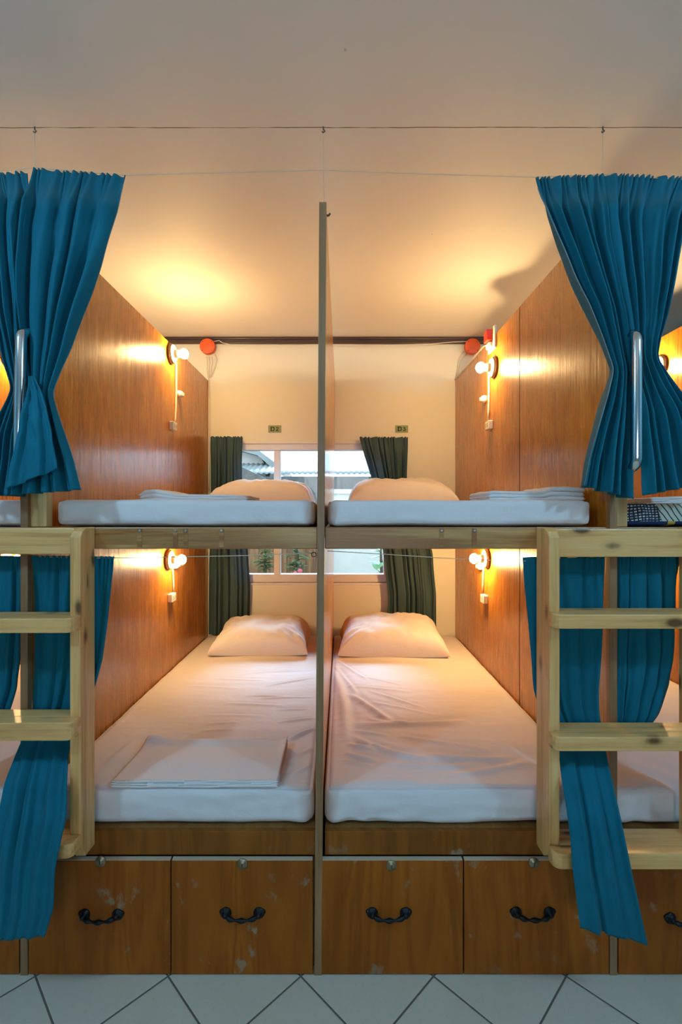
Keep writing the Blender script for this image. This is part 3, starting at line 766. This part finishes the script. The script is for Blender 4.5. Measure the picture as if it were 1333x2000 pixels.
# ------------------------------------------------------------------ lamps, switches, sockets, cables
def wall_lamp(x, y, z, s, label, g='bulb_glow'):
    r = thing('wall_lamp', label, 'lamp', (x, y, z), 'bare-bulb wall lamps beside the beds')
    ax = (s, 0, 0)
    m = MB(); m.lathe([(0, .055), (.012, .055), (.014, .053)], (x, y, z), ax, 36)
    m.build('mount_disc', 'disc_wood', r)
    MB().lathe([(.0142, .0505), (.020, .050), (.025, .042), (.026, .030), (.0262, .001)], (x, y, z), ax, 36).build('base_plate', 'white_plastic', r)
    MB().lathe([(.0262, .023), (.045, .021), (.052, .019), (.0525, .001)], (x, y, z), ax, 24).build('socket', 'porcelain', r)
    MB().lathe([(.0525, .012), (.056, .014), (.061, .021), (.068, .0262), (.076, .028), (.084, .0262), (.092, .0205), (.098, .012), (.1005, .002)], (x, y, z), ax, 16).build('bulb', g, r)
    return r
li, ri = PXS[1] + PT / 2, PXS[3] - PT / 2
wall_lamp(li, 1.19, 2.273, 1, 'lit bulb lamp on the D2 partition, above the upper bed')
wall_lamp(ri, 1.067, 2.160, -1, 'lit bulb lamp on the D3 partition above the upper bed, below a red box')
wall_lamp(li, 1.15, 1.137, 1, 'lit bulb lamp on the D2 partition, just under the upper platform')
wall_lamp(ri, 1.19, 1.139, -1, 'lit bulb lamp on the D3 partition, just under the upper platform', 'bulb_glow_strong')
wall_lamp(PXS[4] - PT / 2, 1.10, 2.178, -1, 'lit bulb lamp half hidden by the curtain at the right edge')
wall_lamp(PXS[0] + PT / 2, 1.19, 2.25, 1, 'lit bulb lamp in the far left bunk, behind the tied curtains')
wall_lamp(PXS[4] - PT / 2, 1.15, 1.137, -1, 'lit bulb lamp in the far right lower bunk, behind the right ladder')
wall_lamp(PXS[0] + PT / 2, 1.15, 1.137, 1, 'lit bulb lamp in the far left lower bunk, behind the left ladder')

def rotary(x, y, z, s, label):
    r = thing('rotary_switch', label, 'switch', (x, y, z), 'round switches on the lamp cords')
    MB().lathe([(0, .022), (.012, .022), (.024, .018), (.027, .010), (.0272, .001)], (x, y, z), (s, 0, 0), 22).build('housing', 'white_plastic', r)
    MB().box(min(x + s * .027, x + s * .036), max(x + s * .027, x + s * .036), y - .003, y + .003, z - .009, z + .009, .001).build('switch_key', 'cream_plastic', r)
def outlet(x, y, z, s, label):
    r = thing('wall_socket', label, 'socket', (x, y, z), 'white sockets on the partitions')
    a, b = sorted((x, x + s * .026))
    MB().box(a, b, y - .032, y + .032, z - .023, z + .023, .004).build('socket_box', 'white_plastic', r)
    m = MB(); a, b = sorted((x + s * .0258, x + s * .0268))
    for dy in (-.016, .012):
        for dz in (-.006, .006): m.box(a, b, y + dy - .0015, y + dy + .0015, z + dz - .004, z + dz + .004)
        m.box(a, b, y + dy + .006, y + dy + .009, z - .002, z + .002)
    m.build('pin_slots', 'dark_slot', r)
outlet(li, 1.20, 1.874, 1, 'white socket on the D2 partition above the upper bed')
outlet(ri, 1.127, 1.865, -1, 'white socket on the D3 partition above the upper bed')
outlet(li, 1.18, .926, 1, 'white socket on the D2 partition above the lower bed')
outlet(ri, 1.215, .912, -1, 'white socket on the D3 partition above the lower bed')
rotary(li, 1.315, 2.080, 1, 'round white switch below the upper lamp on the D2 partition')
rotary(ri, 1.225, 2.030, -1, 'round white switch below the upper lamp on the D3 partition')
rotary(li, 1.245, 1.098, 1, 'round white switch beside the lower lamp on the D2 partition')
rotary(ri, 1.295, 1.085, -1, 'round white switch beside the lower lamp on the D3 partition')
CG = 'lamp cords stapled to the partitions'
def cord(pts, label, r=.0045): return wire(pts, r, 'power_cord', label, 'cream_plastic', 'cord', CG, 8)
h = .006
cord([(li + h, 1.245, 2.262), (li + h, 1.265, 2.235), (li + h, 1.268, 2.10), (li + h, 1.262, 1.99), (li + h, 1.252, 1.93), (li + h, 1.238, 1.875)], 'cream cord from the upper lamp to the socket on the D2 partition', .0055)
cord([(ri - h, 1.125, 2.20), (ri - h, 1.150, 2.14), (ri - h, 1.150, 2.06), (ri - h, 1.158, 1.95), (ri - h, 1.164, 1.888)], 'cream cord from the upper lamp to the socket on the D3 partition', .0055)
cord([(li + h, 1.208, 1.10), (li + h, 1.215, 1.06), (li + h, 1.226, .99), (li + h, 1.222, .949)], 'cream cord from the lower lamp to the socket on the D2 partition', .0045)
cord([(ri - h, 1.248, 1.11), (ri - h, 1.252, 1.06), (ri - h, 1.262, .99), (ri - h, 1.262, .935)], 'cream cord from the lower lamp to the socket on the D3 partition', .0045)
# orange junction boxes on the back wall with their cables
def jbox(px, py, label):
    p = W(px, py, YB); r = thing('junction_box', label, 'junction box', (p.x, YB, p.z), 'orange junction boxes under the moulding')
    m = MB(); m.lathe([(0, .052), (.030, .050)], (p.x, YB - .0305, p.z), (0, -1, 0), 28); m.build('box_body', 'orange_plastic', r)
    m = MB(); m.lathe([(.030, .054), (.036, .053), (.038, .049), (.0382, .001)], (p.x, YB - .0305, p.z), (0, -1, 0), 28); m.build('box_lid', 'orange_plastic', r)
    for k in range(4):
        a = math.pi / 4 + k * math.pi / 2
        MB().lathe([(0, .004), (.002, .003)], (p.x + .044 * math.cos(a), YB - .0687, p.z + .044 * math.sin(a)), (0, -1, 0), 8).build('lid_screw', 'dark_wire', r)
    return r
jbox(410, 682, 'round orange junction box at the left end of the ceiling moulding')
jbox(919, 682, 'round orange junction box at the right end of the ceiling moulding')
JG = 'cables below the orange junction boxes'
def cab(pp, label, r=.0038, Y=YB - .009): return wire(poly(pp, Y), r, 'cable', label, 'cream_plastic', 'cable', JG, 7)
cab([(404, 697), (405, 706), (404, 722), (406, 736), (409, 745), (410, 780), (410, 870), (409, 960)], 'leftmost cable from the left orange box, running on down the wall edge')
cab([(409, 697), (410, 710), (408, 724), (409, 738)], 'second short cable below the left orange box')
cab([(414, 697), (415, 708), (412, 724), (411, 738)], 'third short cable below the left orange box')
cab([(420, 692), (424, 702), (420, 718), (413, 736)], 'bowed rightmost cable below the left orange box')
cab([(418, 667), (428, 665), (436, 670), (450, 673), (540, 674), (620, 673), (650, 673), (760, 674), (840, 672), (885, 668), (912, 667)], 'thin cable along the moulding between the two orange boxes', .0026, YB - .034)
cab([(907, 686), (898, 698), (894, 718), (893, 742), (893.5, 800), (892.5, 870), (892, 958)], 'cable from the right orange box down the wall beside the D3 partition')
cab([(912, 692), (903, 702), (897, 722), (895.5, 742)], 'short second cable below the right orange box')
wire([(ri - .004, YB - .012, ztop + .004), (ri - .004, 1.60, ztop + .0045), (ri - .004, 1.25, ztop + .004), (ri - .005, 1.16, ztop - .02)], .0042, 'cable', 'cable laid along the sloping top edge of the D3 partition', 'cream_plastic', 'cable', JG, 7)
# red box over the right upper lamp
rb = thing('alarm_box', 'small square red box on a cream plate atop the D3 partition, over the lamp', 'red box', (ri, 1.09, 2.28))
MB().box(ri - .013, ri - .001, 1.035, 1.150, 2.255, 2.375, .003).build('back_plate', 'cream_plastic', rb)
MB().box(ri - .045, ri - .0135, 1.060, 1.118, 2.302, 2.362, .004).build('box_body', 'red_plastic', rb)
MB().box(ri - .034, ri - .0135, 1.062, 1.120, 2.268, 2.298, .006).build('cable_clip', 'white_plastic', rb)

# ------------------------------------------------------------------ signs
def strokes_sign(px, py, digit, label):
    p = W(px, py, YB); r = thing('bunk_sign', label, 'sign', (p.x, YB, p.z))
    MB().box(p.x - .0455, p.x + .0455, YB - .006, YB - .0005, p.z - .0255, p.z + .0255, .001).build('plate', 'sign_green', r)
    m = MB(); y0, y1 = YB - .0075, YB - .006
    def stroke(pts, w):
        w *= 1.2; pts = [(a * 1.12, b * 1.15) for a, b in pts]
        for (a, b), (c, d) in zip(pts, pts[1:]):
            L = math.hypot(c - a, d - b); nx, nz = -(d - b) / L * w / 2, (c - a) / L * w / 2
            ex, ez = (c - a) / L * w * .25, (d - b) / L * w * .25
            q = [(a + nx - ex, b + nz - ez), (a - nx - ex, b - nz - ez), (c - nx + ex, d - nz + ez), (c + nx + ex, d + nz + ez)]
            m.prism([(p.x + u, p.z + v) for u, v in q], 1, y0, y1)
    # D with slab serifs
    stroke([(-.0215, -.0125), (-.0215, .0125)], .0058)
    stroke([(-.0275, .0120), (-.012, .0120)], .0024); stroke([(-.0275, -.0120), (-.012, -.0120)], .0024)
    arc = [(-.012 + .0095 * math.sin(a), .0115 * math.cos(a)) for a in [k * math.pi / 8 for k in range(9)]]
    stroke(arc, .0046)
    if digit == 2:
        arc = [(.0165 + .0062 * math.cos(a), .0045 + .0050 * math.sin(a)) for a in [math.pi * .95 - k * math.pi * 1.15 / 6 for k in range(7)]]
        stroke(arc, .0034); stroke([arc[-1], (.0105, -.0095)], .0034); stroke([(.0102, -.0105), (.0238, -.0105)], .0040)
    else:
        a1 = [(.0155 + .0055 * math.cos(a), .0050 + .0048 * math.sin(a)) for a in [math.pi * .8 - k * math.pi * 1.25 / 6 for k in range(7)]]
        a2 = [(.0155 + .0068 * math.cos(a), -.0058 + .0058 * math.sin(a)) for a in [math.pi * .45 - k * math.pi * 1.3 / 7 for k in range(8)]]
        stroke(a1, .0036); stroke(a2, .0042)
    m.build('lettering', 'sign_ink', r)
strokes_sign(537, 838, 2, 'small green sign reading D2 on the back wall')
strokes_sign(785, 838, 3, 'small green sign reading D3 above the right window curtain')

# ------------------------------------------------------------------ outside the window
GZ = -.25
struct(MB().box(-9, 9, YB + .14, 14, GZ - .1, GZ).build('ground', 'concrete'), 'concrete yard outside')
fr_ = thing('board_fence', 'orange-brown upright board fence outside the lower left window', 'fence', (-1.3, 4.5, GZ))
x = -2.3
k = 0
while x < -.28:
    w = random.uniform(.10, .14)
    MB().box(x, x + w - .006, 4.5, 4.525, GZ, 1.42 + random.uniform(-.02, .02), .003).build('board', 'fence_wood', fr_); x += w
MB().box(-2.3, -.28, 4.526, 4.57, .15, .23).build('fence_rail', 'fence_wood', fr_)
MB().box(-2.3, -.28, 4.526, 4.57, 1.05, 1.13).build('fence_rail', 'fence_wood', fr_)
yw = MB(); yw.box(-.24, 2.4, 4.6, 4.75, GZ, 1.62); yw.box(-.26, 2.42, 4.57, 4.78, 1.62, 1.68, .01)
tag(yw.build('garden_wall', 'render_white', None), 'bright white garden wall outside the right half of the window', 'wall')
bw = MB()
bz = 2.02
bw.box(-2.6, 3.4, 7.0, 7.2, GZ, bz)
for kx in range(10):
    for kz in range(8): bw.box(-2.58 + kx * .6 + (kz % 2) * .2, -2.58 + kx * .6 + .56 + (kz % 2) * .2, 6.985, 7.0, GZ + .02 + kz * .28, GZ + .27 + kz * .28)
tag(bw.build('block_wall', 'block', None), 'grey block wall across the yard, below a corrugated roof', 'wall')
# corrugated roof of the shed behind the block wall
R = []
for j in range(9):
    v = j / 8; R.append([(-2.0 + i * .025, 7.1 + v * 2.4, 2.08 + v * .62 + .014 * math.sin(i * 1.6)) for i in range(210)])
o = MB().grid(R).build('shed_roof', 'roof_sheet', None); solid(o, .012); tag(o, 'pale corrugated shed roof seen through the upper window', 'roof')
# gabled house at the left
hs = thing('gabled_house', 'pale gabled house wall with a sloping grey roof edge, through the upper left window', 'house', (-2.2, 8.2, GZ))
A = W(440, 862, 8.2); B = W(508, 881, 8.2); Cc = W(540, 903, 8.2)
MB().prism([(A.x - 1.5, GZ), (Cc.x - .15, GZ), (Cc.x - .15, Cc.z - .15), (B.x, B.z - .12), (A.x, A.z - .12), (A.x - 1.5, A.z - .7)], 1, 8.2, 10.2).build('house_wall', 'render_white', hs)
MB().prism([(A.x, A.z - .12), (B.x, B.z - .12), (Cc.x + .1, Cc.z - .26), (Cc.x + .1, Cc.z - .1), (B.x, B.z), (A.x, A.z)], 1, 7.9, 10.3).build('roof', 'roof_sheet', hs)
q0, q1 = W(523, 905, 7.95), W(523, 945, 7.95)
MB().box(q0.x - .04, q0.x + .04, 7.95, 8.03, GZ, q0.z + .1).build('porch_post', 'block', hs)
sw = MB(); e0 = W(465, 908, 6.2); e1 = W(520, 935, 6.2)
sw.prism([(e0.x - 1.0, GZ), (e1.x + .3, GZ), (e1.x + .3, e1.z - .02), (e1.x, e1.z), (e0.x, e0.z), (e0.x - 1.0, e0.z + .1)], 1, 6.2, 6.45)
tag(sw.build('stone_wall', 'block', None), 'rough stone wall with a sloping top, low in the upper left window', 'wall')
def plant(x, y, z, hgt, rad, n, label, big=False, flowers=0):
    r = thing('potted_plant', label, 'plant', (x, y, GZ))
    MB().lathe([(0, .10), (.22, .14), (.24, .15), (.25, .13), (.251, .01)], (x, y, GZ), (0, 0, 1), 18).build('pot', 'clay', r)
    MB().tube([(x, y, GZ + .24), (x + .01, y, z - hgt * .3), (x, y, z + hgt * .5)], [.02, .018, .008], 8).build('stem', 'bark', r)
    m = MB(); rg = random.Random(n)
    for k in range(n):
        a = rg.uniform(0, 6.28); hh = rg.uniform(-.5, .5); L = rad * rg.uniform(.6, 1.1) * (1.1 - abs(hh)); w = L * (.30 if big else .12)
        c0 = Vector((x, y, z + hh * hgt)); dr = Vector((math.cos(a), math.sin(a), rg.uniform(-.1, .5))).normalized(); sd = dr.cross(Vector((0, 0, 1))).normalized()
        P = []
        for q in range(7):
            tq = q / 6; wd = w * math.sin(math.pi * min(1, tq * .97 + .03)) ** .8
            cc = c0 + dr * L * tq + Vector((0, 0, -.25 * L * tq * tq))
            P.append([cc - sd * wd + Vector((0, 0, .15 * wd)), cc, cc + sd * wd + Vector((0, 0, .15 * wd))])
        m.grid(P)
    o = m.build('foliage', 'leaf_big' if big else 'leaf', r); solid(o, .002)
    if flowers:
        m = MB()
        for k in range(flowers): m.sphere((x + rg.uniform(-.1, .1), y - .08, z - hgt * .45 + rg.uniform(-.05, .05)), .028, 8, 6)
        m.build('blossoms', 'petal', r)
p = W(517, 1092, 4.1); plant(p.x, p.y, p.z, .28, .17, 70, 'dark green shrub before the fence, left of the window mullion')
p = W(581, 1094, 4.1); plant(p.x, p.y, p.z, .30, .19, 80, 'green shrub before the fence, right of the window mullion')
p = W(588, 1118, 3.8); plant(p.x, p.y, p.z + .06, .14, .09, 30, 'small pink-flowered plant before the board fence', flowers=5)
p = W(744, 1095, 3.2); plant(p.x, p.y, p.z, .30, .20, 9, 'broad-leaved green plant at the lower right corner of the window', True)

# ------------------------------------------------------------------ light
for (x, lab) in ((1.75, 'round white ceiling lamp in the aisle, on the right'), (-1.55, 'round white ceiling lamp in the aisle, on the left')):
    y = -1.45
    r = thing('ceiling_lamp', lab, 'lamp', (x, y, ZC), 'aisle ceiling lamps')
    MB().lathe([(0, .07), (.02, .07), (.03, .04), (.0302, .001)], (x, y, ZC), (0, 0, -1), 24).build('lamp_base', 'white_plastic', r)
    MB().sphere((x, y, ZC - .098), .068, 16, 12).build('globe', 'globe_glow', r)
sd = bpy.data.lights.new('hazy_sun', 'SUN'); so = bpy.data.objects.new('hazy_sun', sd); COL.objects.link(so)
sd.energy = 9.0; sd.angle = math.radians(24); sd.color = (.40, .71, 1.0)
so.rotation_euler = (math.radians(-(90 - 36)), 0, math.radians(3)); so.location = (0, 8, 6)
w = bpy.data.worlds.new('World'); SC.world = w; w.use_nodes = True
nt = w.node_tree; bg = nt.nodes['Background']
geo = nt.nodes.new('ShaderNodeTexCoord'); sep = nt.nodes.new('ShaderNodeSeparateXYZ'); nt.links.new(geo.outputs['Generated'], sep.inputs[0])
rp = nt.nodes.new('ShaderNodeValToRGB'); nt.links.new(sep.outputs[2], rp.inputs[0])
rp.color_ramp.elements[0].color = (.84, .92, 1, 1); rp.color_ramp.elements[1].color = (.66, .84, 1.0, 1)
nt.links.new(rp.outputs[0], bg.inputs[0]); bg.inputs[1].default_value = 4.0

# ------------------------------------------------------------------ camera
cd = bpy.data.cameras.new('camera'); cam = bpy.data.objects.new('camera', cd); COL.objects.link(cam)
cam.location = (0, -DC, EYE); cam.rotation_euler = (math.pi / 2, 0, 0)
cd.sensor_fit = 'VERTICAL'; cd.sensor_height = 36.0; cd.sensor_width = 24.0; cd.lens = FP * 36.0 / 2000.0
cd.shift_x = -(667 - 666.5) / 2000; cd.shift_y = (999 - 1000) / 2000
cd.clip_start = .01
SC.camera = cam
SC.view_settings.view_transform = 'Standard'; SC.view_settings.look = 'None'
SC.view_settings.exposure = 0.0; SC.view_settings.gamma = 1.0; SC.view_settings.use_curve_mapping = False
SC.cycles.use_denoising = True; SC.cycles.max_bounces = 10; SC.cycles.diffuse_bounces = 6; SC.cycles.sample_clamp_indirect = 6.0
SC.cycles.caustics_reflective = False; SC.cycles.caustics_refractive = False
